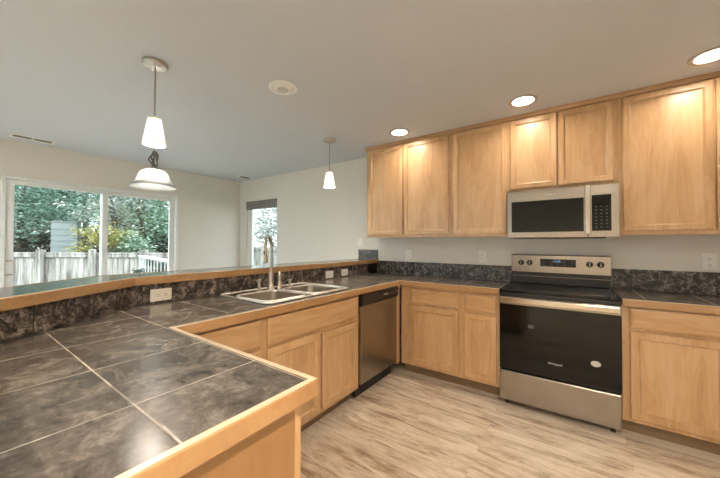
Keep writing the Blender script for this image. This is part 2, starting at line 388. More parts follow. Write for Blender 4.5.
hy = DY0+.052; hb = tube([(XL-.014, hy, .925), (XL+.022, hy+.004, .925), (XL+.026, hy+.045, .927), (XL+.026, hy+.055, .945), (XL+.026, hy+.055, 1.06), (XL+.026, hy+.045, 1.078), (XL+.022, hy+.004, 1.08), (XL-.014, hy, 1.08)], .007)
dpart('handle', hb, M['nickel'], p, smooth=True)
p = dpart('fixed_panel', sash(XL-.098, XL-.060, ym-.03, DY1-.036, .03, DZ-.036, .062, .05), M['vinyl'], bevel=.004)
dpart('pane', B((XL-.082, XL-.076, ym+.03, DY1-.096, .12, DZ-.085)), M['glass'], p)

# front window added behind the camera to let in fill daylight
def glazing(name, x0, x1, z0, z1, mids):
    w_ = struct(empty(name, ((x0+x1)/2, YB-.075, z0)))
    bs = [(x0, x0+.06, YB-.12, YB-.03, z0, z1), (x1-.06, x1, YB-.12, YB-.03, z0, z1), (x0+.06, x1-.06, YB-.12, YB-.03, z0, z0+.07), (x0+.06, x1-.06, YB-.12, YB-.03, z1-.06, z1)] + [(m_-.03, m_+.03, YB-.11, YB-.04, z0+.07, z1-.06) for m_ in mids]
    for n_, bm, mt in (('window_frame', B(*bs), M['vinyl']), ('pane', B((x0+.06, x1-.06, YB-.078, YB-.072, z0+.07, z1-.06)), M['glass'])):
        shift(bm, w_.location); struct(link(n_, bm, mt, w_))
glazing('fill_window_2', -4.2, -1.5, .35, 2.2, (-3.3, -2.4))
w3 = struct(empty('fill_window_3', (XL-.075, -4.6, .5)))  # unseen left-wall window, also added for fill daylight
for n_, bm, mt in (('window_frame', B((XL-.12, XL-.03, -5.6, -5.54, .5, 2.1), (XL-.12, XL-.03, -3.66, -3.6, .5, 2.1), (XL-.12, XL-.03, -5.54, -3.66, .5, .57), (XL-.12, XL-.03, -5.54, -3.66, 2.04, 2.1), (XL-.11, XL-.04, -4.63, -4.57, .57, 2.04)), M['vinyl']), ('pane', B((XL-.078, XL-.072, -5.54, -3.66, .57, 2.04)), M['glass'])):
    shift(bm, w3.location); struct(link(n_, bm, mt, w3))

# window in the back wall, roller blind pulled up
w1 = struct(empty('window_1', ((WX0+WX1)/2, .02, WZ0)))
def wpart(name, bm, mat, parent=w1, **k):
    shift(bm, w1.location); o = link(name, bm, mat, parent, **k); o['kind'] = 'structure'; return o
wpart('window_frame', B((WX0, WX0+.06, .04, .12, WZ0, WZ1), (WX1-.05, WX1, .04, .12, WZ0, WZ1), (WX0+.06, WX1-.05, .04, .12, WZ0, WZ0+.06), (WX0+.06, WX1-.05, .04, .12, WZ1-.05, WZ1),
      (WX0+.06, WX0+.11, .05, .10, WZ0+.06, WZ1-.05)), M['vinyl'], bevel=.004)
wpart('pane', B((WX0+.11, WX1-.05, .075, .081, WZ0+.06, WZ1-.05)), M['glass'])
wpart('window_sill', B((WX0, WX1, -.03, .04, WZ0-.02, WZ0)), M['white_trim'])
bl = thing('roller_blind', 'grey roller blind pulled up to the top of the narrow window', 'blind', ((WX0+WX1)/2, .02, WZ1))
b_ = lathe([(.022, WX0+.012), (.022, WX1-.012)], 20, axis='x', loc=(0, .012, WZ1-.026)); shift(b_, bl.location); link('roller', b_, M['blind'], bl, smooth=True)
b_ = B((WX0+.012, WX1-.012, .004, .008, WZ1-.135, WZ1-.022)); shift(b_, bl.location); link('fabric', b_, M['blind'], bl)
b_ = B((WX0+.012, WX1-.012, .001, .011, WZ1-.152, WZ1-.135)); shift(b_, bl.location); link('hem_bar', b_, M['blind'], bl, bevel=.002)

# ------------------------------------------------------------------ pony wall and bar
KX = -1.59
def offs(d):  # centre line of the bar wall front, shifted d to the kitchen side
    # straight run x = KX+d ; diagonal direction (.599,-.801), normal to kitchen (.801,.599) ; last leg y = YP+d
    k0 = (KX, -2.655); yp = -3.385
    p0 = (k0[0]+.801*d, k0[1]+.599*d)
    x1 = KX+d; t1 = (x1-p0[0])/.599; a = (x1, p0[1]-.801*t1)
    y2 = yp+d; t2 = (p0[1]-y2)/.801; b2 = (p0[0]+.599*t2, y2)
    return a, b2
def band(d0, d1_, yend, xend):
    a0, b0 = offs(d0); a1, b1 = offs(d1_)
    return [(a1[0], yend), (a0[0], yend), a0, b0, (xend, b0[1]), (xend, b1[1]), b1, a1]
struct(link('wall_pony', dissolve(prism(band(-.11, 0, -.002, -.10), 0, 1.037)), M['wall']))
bar = thing('bar_top', 'raised slate tile bar ledge with maple edge running to the back wall', 'bar top', (-1.7, -1.4, 1.037))
def bpart(root, name, bm, mat, **k):
    shift(bm, root.location); return link(name, bm, mat, root, **k)
bpart(bar, 'tile_surface', dissolve(prism(band(-.265, .018, -.003, -.075), 1.038, 1.082)), M['bar_tile'])
bpart(bar, 'front_edging', dissolve(prism(band(.018, .036, -.003, -.075), 1.036, 1.083)), M['edge_x'], bevel=.004)
bpart(bar, 'highlight_strip', dissolve(prism(band(.020, .034, -.003, -.075), 1.0828, 1.0842)), M['strip'])  # pale strip painting the highlight on the bar edge
bpart(bar, 'rear_edging', dissolve(prism(band(-.283, -.265, -.003, -.075), 1.036, 1.083)), M['edge_x'], bevel=.004)
a0 = offs(-.283); a1 = offs(.036)
bpart(bar, 'end_edging', B((-.075, -.057, a0[1][1], a1[1][1], 1.036, 1.083)), M['edge_x'], bevel=.004)

# splash between the worktop and the bar
a0, b0 = offs(.0); a1, b1 = offs(.012)
ks = thing('tile_backsplash', 'dark slate tile strip between the sink worktop and the raised bar', 'backsplash', (-1.58, -1.4, .917))
bpart(ks, 'straight_tiles', dissolve(prism([(a0[0], -.014), a0, a1, (a1[0], -.014)], .9165, 1.0355)), M['splash_y'])
bpart(ks, 'angled_tiles', dissolve(prism([a0, b0, b1, a1], .9165, 1.0355)), M['splash_d'])
bpart(ks, 'returning_tiles', dissolve(prism([b0, (-.10, b0[1]), (-.10, b1[1]), b1], .9165, 1.0355)), M['splash_x'])
o = bpart(ks, 'corner_piece', B((a1[0], a1[0]+.006, -.20, -.014, .9165, 1.033)), M['black']); o['label'] = 'black corner piece'  # thin black box over the back end of the straight splash
# splash strips on the back wall
t = tag(link('tile_backsplash', B((-1.578, -.004, -.013, -.001, .9165, 1.066)), M['splash_x']), 'dark slate tile strip on the wall left of the range', 'backsplash')
t = tag(link('tile_backsplash', B((.760, XR-.001, -.013, -.001, .9165, 1.080)), M['splash_x']), 'dark slate tile strip on the wall right of the range', 'backsplash')
t = tag(link('tile_backsplash', B((-1.865, -1.562, -.014, -.001, 1.0835, 1.205)), slate('grey_slate_end_tile', [(.38, (.05, .045, .042)), (.5, (.105, .097, .09)), (.62, (.22, .205, .19))], .4, splash=((1, 0), -1.1, 1.2), scale=9)), 'single grey slate tile standing on the bar ledge at the back wall', 'backsplash')

# ------------------------------------------------------------------ cabinets
def door_parts(root, name, x0, x1, z0, z1, yf=-.019, s=.052, grain='maple_z', flat_front=False):
    """a framed maple front; front face at y=yf, back at y=0"""
    if flat_front:
        # slab with a shallow raised field
        bm = B((x0, x1, yf+.006, 0, z0, z1)); f = max(bm.faces, key=lambda f: -f.calc_center_median().y)
        bm2 = bmesh.new()
        e = .016
        outer = [bm2.verts.new(c) for c in ((x0, yf+.006, z0), (x1, yf+.006, z0), (x1, yf+.006, z1), (x0, yf+.006, z1))]
        inner = [bm2.verts.new(c) for c in ((x0+e, yf, z0+e), (x1-e, yf, z0+e), (x1-e, yf, z1-e), (x0+e, yf, z1-e))]
        back = [bm2.verts.new(c) for c in ((x0, 0, z0), (x1, 0, z0), (x1, 0, z1), (x0, 0, z1))]
        bm2.faces.new(inner); bm2.faces.new(back[::-1])
        for i in range(4):
            j = (i+1) % 4
            bm2.faces.new((outer[i], outer[j], inner[j], inner[i])); bm2.faces.new((back[i], back[j], outer[j], outer[i]))
        bm.free()
        return link(name, bm2, M[grain], root, bevel=.0025)
    bm = bmesh.new()
    def ring(y, e): return [bm.verts.new(c) for c in ((x0+e, y, z0+e), (x1-e, y, z0+e), (x1-e, y, z1-e), (x0+e, y, z1-e))]
    c = .004
    rings = [ring(0, 0), ring(yf+c, 0), ring(yf, c), ring(yf, s-.008), ring(yf+.006, s-.003), ring(yf+.0075, s), ring(yf+.0135, s+.001), ring(0, s+.001)]
    for a, b2 in zip(rings, rings[1:]+rings[:1]):
        for i in range(4):
            j = (i+1) % 4; bm.faces.new((a[i], a[j], b2[j], b2[i]))
    d = link(name, bm, M[grain], root)
    link('panel', B((x0+s-.004, x1-s+.004, yf+.0125, -.002, z0+s-.004, z1-s+.004)), M['maple_z'], d)
    return d
def base_cabinet(label, loc, rz, w, fronts, depth=.575, end_left=False, group=None):
    r = thing('base_cabinet', label, 'cabinet', loc, rz, group)
    T = .873
    link('carcass', B((0, .018, .02, depth, .10, T), (w-.018, w, .02, depth, .10, T), (.018, w-.018, depth-.012, depth, .10, T), (.018, w-.018, .02, depth-.012, .10, .118), (.018, w-.018, .02, .10, T-.018, T)), M['panel'], r)
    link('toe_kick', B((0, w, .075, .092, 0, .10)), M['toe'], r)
    link('face_frame', B((0, w, 0, .02, .10, .132), (0, w, 0, .02, .845, T), (0, .026, 0, .02, .132, .845), (w-.026, w, 0, .02, .132, .845), (.026, w-.026, .001, .02, .66, .72), (.026, w-.026, .004, .0195, .132, .845)), M['maple_z'], r)
    for kind, x0, x1, z0, z1 in fronts:
        if kind == 'drawer': door_parts(r, 'drawer', x0, x1, z0, z1, flat_front=True, grain='maple_x')
        elif kind == 'false': door_parts(r, 'false_drawer_front', x0, x1, z0, z1, flat_front=True, grain='maple_x')
        else: door_parts(r, 'door', x0, x1, z0, z1)
    return r
YF = -.601
# back run, left of the range
x0 = -.912
r = base_cabinet('maple base cabinet in the inside corner with one drawer over one door', (x0, YF, 0), 0, .604, [('drawer', -.805-x0, -.343-x0, .702, .846), ('door', -.805-x0, -.343-x0, .128, .682)])
x0 = -.307
r = base_cabinet('narrow maple base cabinet directly left of the range', (x0, YF, 0), 0, .304, [('drawer', -.289-x0, -.030-x0, .702, .848), ('door', -.289-x0, -.030-x0, .124, .680)])
# right of the range
x0 = .760
r = base_cabinet('wide maple base cabinet right of the range', (x0, YF, 0), 0, .978, [('drawer', .799-x0, 1.70-x0, .724, .858), ('door', .799-x0, 1.245-x0, .128, .706), ('door', 1.25-x0, 1.70-x0, .128, .706)])
# sink run, fronts face +x
XF = -.949
y0 = -2.222
r = base_cabinet('maple sink base cabinet under the double sink with two doors', (XF, y0, 0), R(90), .932, [('false', -2.199-y0, -1.316-y0, .690, .852), ('door', -2.199-y0, -1.760-y0, .126, .672), ('door', -1.735-y0, -1.316-y0, .130, .655)])
y0 = -2.735
r = base_cabinet('maple corner base cabinet between the sink cabinet and the peninsula', (XF, y0, 0), R(90), .511, [('drawer', .06, .490, .700, .852), ('door', .06, .490, .128, .682)])
f = tag(link('filler_panel', B((XF-.02, XF+.018, -.664, YF-.001, .10, .873)), M['maple_z']), 'narrow maple filler strip between the dishwasher and the corner cabinet', 'panel')
# peninsula, fronts face +y, plywood end panel towards the camera
PX = -.096
r = base_cabinet('maple peninsula end cabinet with plain plywood side', (PX-.006, -2.742, 0), R(180), .84, [('drawer', .03, .41, .702, .848), ('door', .03, .41, .128, .682), ('drawer', .42, .81, .702, .848), ('door', .42, .81, .128, .682)], depth=.62)
link('end_panel', B((-.006, 0, .022, .62, 0, .873)), M['panel'], r)
link('end_stile', B((-.006, 0, 0, .021, .0, .873)), M['maple_z'], r)

# ------------------------------------------------------------------ worktops
a1, b1 = offs(.013)
SX0, SX1, SY0, SY1 = -1.505, -1.005, -2.135, -1.375
out = [(-.003, -.62), (-.932, -.62), (-.932, -2.72), (-.091, -2.72), (-.091, b1[1]), (b1[0], b1[1]), a1, (a1[0], -.014), (-.003, -.014)]
out = out[::-1]
wt = thing('worktop', 'slate tiled worktop covering the peninsula, sink run and corner', 'worktop', (-.952, -2.095, .875))
bpart(wt, 'tile_surface', dissolve(prism(out, .875, .9155, [rect(SX0, SX1, SY0, SY1)])), M['tile'])
e = prism([(-.003, -.62), (-.003, -.64), (-.912, -.64), (-.912, -2.70), (-.071, -2.70), (-.071, b1[1]), (-.091, b1[1]), (-.091, -2.72), (-.932, -2.72), (-.932, -.62)], .870, .9168)
o = bpart(wt, 'edging', dissolve(e), M['edge_x'], bevel=.004, seg=3)
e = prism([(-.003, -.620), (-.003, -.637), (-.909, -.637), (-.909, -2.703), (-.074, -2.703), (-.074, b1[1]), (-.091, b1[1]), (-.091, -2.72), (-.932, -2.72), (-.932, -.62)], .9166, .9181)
o = bpart(wt, 'highlight_strip', dissolve(e), M['strip'], bevel=.0006); o['label'] = 'pale strip painting the highlight along the top of the edge'
wt2 = thing('worktop', 'slate tiled worktop right of the range', 'worktop', (1.2, -.3, .875))
bpart(wt2, 'tile_surface', B((.760, XR-.001, -.62, -.014, .875, .9155)), M['tile'])
bpart(wt2, 'highlight_strip', B((.760, XR-.001, -.637, -.62, .9166, .9181)), M['strip'], bevel=.0006)  # same painted edge highlight as on the main worktop
bpart(wt2, 'edging', B((.760, XR-.001, -.64, -.62, .870, .9168)), M['edge_x'], bevel=.005, seg=3)

# ------------------------------------------------------------------ sink, taps
def rrect(x0, x1, y0, y1, r, n=6):
    P = []
    for cx, cy, a in ((x1-r, y1-r, 0), (x0+r, y1-r, 90), (x0+r, y0+r, 180), (x1-r, y0+r, 270)):
        for k in range(n+1): P.append((cx+r*math.cos(R(a+90*k/n)), cy+r*math.sin(R(a+90*k/n))))
    return P
sk = thing('kitchen_sink', 'stainless double bowl drop-in sink in the tiled worktop', 'sink', (-1.255, -1.755, .916))
bowls = [(-1.40, -1.03, -2.125, -1.785), (-1.40, -1.03, -1.735, -1.395)]
bm = prism(rrect(-1.53, -.985, -2.16, -1.35, .045), .9165, .9235, [rrect(*b_, .06) for b_ in bowls])
bpart(sk, 'rim', dissolve(bm), M['steel_sink'], bevel=.003)
def bead(poly, z, r):
    bm = bmesh.new(); n = len(poly); rings = []
    for i, (x, y) in enumerate(poly):
        t = (Vector(poly[(i+1) % n])-Vector(poly[i-1])).normalized()
        rings.append([bm.verts.new((x+t.y*r*math.cos(2*math.pi*k/8), y-t.x*r*math.cos(2*math.pi*k/8), z+r*math.sin(2*math.pi*k/8))) for k in range(8)])
    for a, b2 in zip(rings, rings[1:]+rings[:1]):
        for k in range(8): bm.faces.new((a[k], a[(k+1) % 8], b2[(k+1) % 8], b2[k]))
    return bm
M['steel_lip'] = flat('bright_rolled_steel', (.92, .90, .86), .35, .85, var=.02)
for b_ in ((-1.528, -.987, -2.158, -1.352), *bowls):
    bpart(sk, 'rolled_lip', bead(rrect(*b_, .045 if b_[0] < -1.5 else .06), .9235, .0055 if b_[0] < -1.5 else .0045), M['steel_lip'], smooth=True)
for b_ in bowls:
    bm = bmesh.new(); rings = []
    for ins, z in ((-.004, .9225), (.004, .915), (.010, .78), (.022, .755), (.05, .745)):
        rings.append([bm.verts.new((x, y, z)) for x, y in rrect(b_[0]+ins, b_[1]-ins, b_[2]+ins, b_[3]-ins, .055)])
    for p, q in zip(rings, rings[1:]):
        n = len(p)
        for i in range(n): bm.faces.new((p[i], p[(i+1) % n], q[(i+1) % n], q[i]))
    bm.faces.new(rings[-1])
    bw = bpart(sk, 'bowl', bm, M['steel_bowl'], smooth=True); so_ = bw.modifiers.new('thick', 'SOLIDIFY'); so_.thickness = .0015; so_.offset = 1
    cx, cy = (b_[0]+b_[1])/2, (b_[2]+b_[3])/2
    dr = lathe([(.0, .7452), (.04, .7452), (.042, .749), (.03, .7475), (.0, .7475)], 24, (cx, cy, 0)); shift(dr, sk.location)
    link('drain', dr, M['chrome'], bw, smooth=True)
# pull-down faucet, spout swung towards the left bowl
ft = thing('faucet', 'tall brushed nickel gooseneck pull-down faucet behind the sink', 'faucet', (-1.455, -1.772, .9237))
link('base', lathe([(.030, 0), (.030, .008), (.024, .014), (.021, .07), (.019, .12), (.016, .13)], 28), M['nickel'], ft, smooth=True)
dx, dy = math.cos(R(-59)), math.sin(R(-59)); rad = .062
pts = [(0, 0, .12), (0, 0, .25), (0, 0, .345)]
for k in range(1, 13):
    a = math.pi - math.pi*k/12
    h = rad + rad*math.cos(a); pts.append((dx*h, dy*h, .345+rad*math.sin(a)))
pts.append((dx*2*rad, dy*2*rad, .33))
link('spout', tube(pts, .0135, 16), M['nickel'], ft, smooth=True)
sh = link('spray_head', lathe([(.014, .335), (.0165, .32), (.0165, .27), (.021, .245), (.021, .218), (.017, .215)], 24, (dx*2*rad, dy*2*rad, 0)), M['nickel'], ft, smooth=True)
link('spray_face', lathe([(.016, .2155), (.016, .213)], 20, (dx*2*rad, dy*2*rad, 0)), M['black'], sh)
b_ = bmesh.new(); bmesh.ops.create_cube(b_, size=1, matrix=Matrix.Translation((dx*2*rad+dx*.0165-dy*.0, dy*2*rad+dy*.0165, .29)) @ Matrix.Rotation(R(-59), 4, 'Z') @ Matrix.Diagonal((.006, .009, .03, 1)))
link('spray_button', b_, M['black'], sh, bevel=.002)
def dispenser(label, x, y, kind):
    d = thing({'pump': 'soap_dispenser', 'gap': 'air_gap', 'bottle': 'side_sprayer'}[kind], label, {'pump': 'soap dispenser', 'gap': 'air gap', 'bottle': 'sprayer'}[kind], (x, y, .9237))
    if kind == 'bottle':
        link('holder', lathe([(.024, 0), (.024, .006), (.018, .014), (.019, .05), (.016, .055)], 24), M['nickel'], d, smooth=True)
        link('handle', lathe([(.014, .055), (.020, .075), (.020, .10), (.015, .118), (.010, .128), (.004, .134)], 24), M['nickel'], d, smooth=True)
    elif kind == 'pump':
        link('body', lathe([(.020, 0), (.020, .006), (.011, .012), (.011, .068), (.009, .072)], 22), M['nickel'], d, smooth=True)
        link('nozzle', tube([(0, 0, .065), (0, 0, .078), (.004, -.006, .082), (.02, -.03, .083), (.026, -.04, .079)], [.008, .009, .008, .006, .005], 12), M['nickel'], d, smooth=True)
        link('cap', lathe([(.012, .072), (.017, .078), (.016, .088), (.0, .09)], 22), M['nickel'], d, smooth=True)
    else:
        link('body', lathe([(.018, 0), (.018, .005), (.010, .01), (.010, .042)], 20), M['nickel'], d, smooth=True)
        link('cap', lathe([(.010, .040), (.019, .044), (.019, .054), (.0, .057)], 20), M['nickel'], d, smooth=True)
    return d
dispenser('short nickel pump left of the tall faucet on the sink deck', -1.448, -1.885, 'pump')
dispenser('bottle-shaped nickel sprayer just right of the tall faucet', -1.458, -1.685, 'bottle')
dispenser('stubby nickel cap fitting at the right end of the row behind the sink', -1.47, -1.565, 'gap')

# ------------------------------------------------------------------ dishwasher
dwy0, dwy1 = -1.288, -.666
dw = thing('dishwasher', 'stainless dishwasher with black control strip beside the sink cabinet', 'dishwasher', (XF, dwy0, 0), R(90)); W = dwy1-dwy0
link('tub', B((.004, W-.004, .03, .57, .10, .868)), M['black_matte'], dw)
link('door', B((.006, W-.006, -.022, .029, .125, .766)), M['steel'], dw, bevel=.005)
bm = prism([(-.022, .768), (-.040, .785), (-.042, .85), (-.03, .868), (.029, .868), (.029, .768)], 0, W-.012)
for v in bm.verts: a_, b2, c = v.co; v.co = (.006+c, a_, b2)
cp = link('control_panel', dissolve(bm), M['black'], dw, bevel=.004)
text_mesh('logo', 'Whirlpool', .020, M['print'], cp, (W*.60, -.0425, .825), FACE_FRONT)
for k in range(5):
    link('button', B((W*.74+k*.026, W*.74+k*.026+.014, -.0435, -.040, .822, .828)), M['dim_label'], cp)
link('latch_button', lathe([(.008, 0), (.008, .003)], 16, (W-.035, -.0405, .826), axis='y'), M['nickel'], cp)
link('toe_panel', B((.004, W-.004, .04, .06, .005, .124)), M['black_matte'], dw)

# ------------------------------------------------------------------ range
rg = thing('range', 'stainless freestanding range with black glass top and oven door', 'range', (.378, -.34, 0))
X0, X1 = .002, .754
P = lambda n, bm, m, par=None, **k: (shift(bm, rg.location), link(n, bm, m, par or rg, **k))[1]
P('body', B((X0+.003, X1-.003, -.615, -.02, .04, .895)), M['black_matte'])
for sx in (X0+.03, X1-.06):
    for sy in (-.60, -.08): P('foot', lathe([(.015, 0), (.015, .04)], 14, (sx+.015, sy, 0)), M['black'])
ct = P('cooktop', B((X0, X1, -.655, -.088, .896, .917)), M['black_glass'], bevel=.005)
burn = flat('burner_ring_print', (.045, .045, .045), .15)
for bx, by, br_ in ((.20, -.50, .115), (.56, -.50, .095), (.20, -.23, .08), (.56, -.23, .10)):
    bm = bmesh.new(); 
    for rr_ in (br_, br_*.72):
        n = 48; o1 = [bm.verts.new((bx+rr_*math.cos(2*math.pi*i/n), by+rr_*math.sin(2*math.pi*i/n), .9173)) for i in range(n)]; o2 = [bm.verts.new((bx+(rr_-.003)*math.cos(2*math.pi*i/n), by+(rr_-.003)*math.sin(2*math.pi*i/n), .9173)) for i in range(n)]
        for i in range(n): bm.faces.new((o1[i], o1[(i+1) % n], o2[(i+1) % n], o2[i]))
    P('burner_ring', bm, burn, ct)
P('front_rim', B((X0, X1, -.660, -.616, .874, .8955)), M['black'], bevel=.003)
dr = P('oven_door', B((X0+.001, X1-.001, -.655, -.617, .286, .872)), M['black_glass'], bevel=.004)
P('door_trim', B((X0+.001, X1-.001, -.668, -.6555, .807, .868)), M['steel'], dr, bevel=.003)
hd = P('door_handle', B((X0+.012, X1-.012, -.712, -.690, .826, .868)), M['steel_bright'], dr, bevel=.006)
P('handle_bracket', B((X0+.012, X0+.045, -.692, -.6685, .832, .862)), M['steel'], hd, bevel=.003)
P('handle_bracket', B((X1-.045, X1-.012, -.692, -.6685, .832, .862)), M['steel'], hd, bevel=.003)
bm = prism([(.0+.028*math.cos(2*math.pi*i/28), .020*math.sin(2*math.pi*i/28)) for i in range(28)], 0, .0006); to_xz(bm, -.6551)
bmesh.ops.translate(bm, verts=bm.verts, vec=(.616, 0, .455)); P('round_sticker', bm, M['sticker'], dr)
P('energy_sticker', B((.205, .245, -.6556, -.6551, .636, .662)), M['dim_label'], dr)
text_mesh('logo', 'Whirlpool', .021, M['print'], dr, Vector((.378, -.6556, .398))-rg.location, FACE_FRONT)
dw2 = P('storage_drawer', B((X0+.001, X1-.001, -.668, -.617, .045, .280)), M['steel'], bevel=.012, seg=4)
bk = P('backguard', B((X0+.006, X1-.006, -.085, -.016, .918, 1.186)), M['black'], bevel=.004)
cpn = P('control_panel', B((X0+.007, X1-.007, -.0905, -.0855, 1.022, 1.180)), M['steel'], bk, bevel=.002)
P('display_window', B((.245, .512, -.0915, -.0907, 1.080, 1.148)), M['black_glass'], bk)
text_mesh('clock_digits', '12:03', .026, M['display'], bk, Vector((.372, -.0918, 1.128))-rg.location, FACE_FRONT)
for i in range(5):
    for j in range(2):
        if i == 2 and j == 1: continue
        xx = .268 + i*.052; P('touch_key', B((xx, xx+.020, -.0919, -.0915, 1.092+j*.03, 1.098+j*.03)), M['dim_label'], bk)
P('panel_seam', B((X0+.009, X1-.009, -.0862, -.0852, .985, .988)), M['steel'], bk)
for kx in (.090, .160, .606, .680):
    kb = P('knob', lathe([(.024, .0905), (.024, .096), (.019, .098), (.017, .118), (.015, .120), (0, .120)], 26, (kx, 0, 1.111), axis='y'), M['black'], smooth=True)
    P('knob_grip', B((kx-.003, kx+.003, -.124, -.1195, 1.097, 1.125)), M['nickel'], kb, bevel=.001)

# ------------------------------------------------------------------ wall cabinets, crown, microwave
YU = -.305
def wall_cabinet(label, x0, x1, z0, z1, doors):
    r = thing('wall_cabinet', label, 'cabinet', (x0, YU, z0)); w = x1-x0; h = z1-z0
    link('carcass', B((0, w, .02, .304, .022, h)), M['maple_z'], r)
    link('face_frame', B((0, w, 0, .0195, 0, .045), (0, w, 0, .0195, h-.035, h), (0, .028, 0, .0195, .045, h-.035), (w-.028, w, 0, .0195, .045, h-.035), (.028, w-.028, .003, .0195, .045, h-.035)), M['maple_z'], r)
    link('underside_rail', B((0, w, .0195, .304, 0.012, .0215)), M['panel'], r)
    for a, b2, c, d in doors: door_parts(r, 'door', a-x0, b2-x0, c-z0, d-z0, s=.047)
    return r
ZT = 2.412
wall_cabinet('tall two-door maple wall cabinet at the left end of the row', -1.532, -.5105, 1.354, ZT, [(-1.499, -1.046, 1.384, 2.388), (-1.030, -.535, 1.384, 2.388)])
wall_cabinet('tall single-door maple wall cabinet left of the microwave', -.5095, .0205, 1.354, ZT, [(-.484, .005, 1.384, 2.388)])
wall_cabinet('short two-door maple wall cabinet above the microwave', .0215, .7765, 1.741, ZT, [(.036, .386, 1.772, 2.388), (.396, .748, 1.772, 2.388)])
wall_cabinet('tall maple wall cabinet right of the microwave', .7775, 1.738, 1.354, ZT, [(.802, 1.264, 1.384, 2.388), (1.275, 1.715, 1.384, 2.388)])
cr = bmesh.new()
prism([(-1.546, YU-.022), (XR-.002, YU-.022), (XR-.002, YU-.001), (-1.546, YU-.001)], 2.390, 2.412, bm=cr)
prism([(-1.552, YU-.034), (XR-.002, YU-.034), (XR-.002, YU-.001), (-1.534, YU-.001), (-1.534, -.002), (-1.552, -.002)], 2.4125, CZ-.0005, bm=cr)
cr.free()
pr = [(0, 2.398), (-.012, 2.400), (-.015, 2.410), (-.020, 2.418), (-.022, CZ-.0005), (0, CZ-.0005)]
bm = bmesh.new()
def sweep(bm, path_pts):
    loops = [[bm.verts.new(c) for c in L_] for L_ in path_pts]
    for a, b2 in zip(loops, loops[1:]):
        n = len(a)
        for i in range(n): bm.faces.new((a[i], a[(i+1) % n], b2[(i+1) % n], b2[i]))
    bm.faces.new(loops[0]); bm.faces.new(loops[-1])
sweep(bm, [[(-1.533+d, -.002, z) for d, z in pr], [(-1.533+d, YU-.0012+d, z) for d, z in pr], [(XR-.002, YU-.0012+d, z) for d, z in pr]])
# the doors stand 19 mm proud, so the moulding starts above them
tag(link('crown_moulding', bm, M['edge_x']), 'thin maple crown moulding along the top of the wall cabinets at the ceiling', 'moulding')

mw = thing('microwave', 'stainless over-the-range microwave under the short wall cabinet', 'microwave', (.390, -.2, 1.336))
mx0, mx1, mz0, mz1 = .0225, .7755, 1.337, 1.7395
P = lambda n, bm, m, par=None, **k: (shift(bm, mw.location), link(n, bm, m, par or mw, **k))[1]
P('case', B((mx0+.002, mx1-.002, -.372, -.002, mz0+.006, mz1-.001)), M['black_matte'])
md = P('door', B((mx0, .590, -.396, -.3725, mz0, mz1-.001)), M['steel'], bevel=.004)
P('door_glass', B((.056, .562, -.3975, -.3955, 1.384, 1.648)), M['black_glass'], md, bevel=.001)
hd = P('handle', B((.570, .602, -.436, -.420, 1.362, 1.738)), M['steel_bright'], md, bevel=.005)
for z in (1.385, 1.70): P('handle_mount', B((.577, .595, -.4205, -.396, z, z+.022)), M['steel'], hd, bevel=.002)
text_mesh('logo', 'Whirlpool', .017, M['print'], md, Vector((.345, -.3966, 1.692))-mw.location, FACE_FRONT)
cf = P('control_frame', B((.5905, mx1, -.396, -.3725, mz0, mz1-.001)), M['steel'], bevel=.004)
kp = P('keypad', B((.612, .728, -.3978, -.3955, 1.386, 1.660)), M['black_glass'], cf, bevel=.001)
for j in range(7):
    for i in range(3):
        xx, zz = .632+i*.032, 1.412+j*.026
        P('key_print', B((xx, xx+.011, -.3984, -.3978, zz, zz+.0035)), M['key'], kp)
P('vent_grille', B((.06, .70, -.36, -.10, 1.3305, 1.3425)), M['black'], bevel=.002)

# ------------------------------------------------------------------ outlets and switches
def outlet(label, centre, normal, horizontal=False, kind='outlet', mat='plate_white', name='outlet_plate', group=None):
    r = thing(name, label, 'switch' if kind == 'switch' else 'outlet', centre, {'-y': 0, '+x': R(90)}[normal], group)
    w_, h_ = (.118, .074) if horizontal else (.072, .116)
    link('cover_plate', B((-w_/2, w_/2, -.006, 0, -h_/2, h_/2)), M[mat], r, bevel=.003)
    if kind == 'outlet':
        for s in (-1, 1):
            c = (s*.021, 0) if horizontal else (0, s*.021)
            f_ = link('socket', B((c[0]-.0155, c[0]+.0155, -.0072, -.0058, c[1]-.0155, c[1]+.0155)), M[mat], r, bevel=.0006)
            for q in (-.006, .006):
                sl = (c[0]-.005, c[0]+.005, -.0076, -.0070, c[1]+q-.0012, c[1]+q+.0012) if horizontal else (c[0]+q-.0012, c[0]+q+.0012, -.0076, -.0070, c[1]-.005, c[1]+.005)
                link('slot', B(sl), M['dark_slot'], f_)
            g_ = (c[0]+.010, c[1]) if horizontal else (c[0], c[1]-.010)
            link('ground_hole', B((g_[0]-.002, g_[0]+.002, -.0076, -.0070, g_[1]-.002, g_[1]+.002)), M['dark_slot'], f_)
    else:
        link('toggle', B((-.005, .005, -.016, -.0058, -.010, .010)), M[mat], r, bevel=.002)
    return r
xs_ = offs(.0125)[0][0]
outlet('almond outlet plate on the dark splash left of the sink', (xs_, -2.50, .965), '+x', True, mat='plate')
outlet('white outlet plate on the dark splash right of the sink, nearer the faucet', (xs_, -.935, .962), '+x', True)
outlet('white outlet plate on the dark splash nearest the back corner', (xs_, -.680, .965), '+x', True)
outlet('white outlet plate on the wall under the left wall cabinet', (-1.13, -.0006, 1.150), '-y', kind='outlet')
outlet('white light switch above the bar ledge at the end of the wall cabinets', (-1.845, -.0006, 1.295), '-y', kind='switch', name='light_switch')
outlet('white outlet plate on the wall just left of the range', (-.28, -.0006, 1.152), '-y')
outlet('white outlet plate on the wall right of the range', (1.313, -.0006, 1.157), '-y')

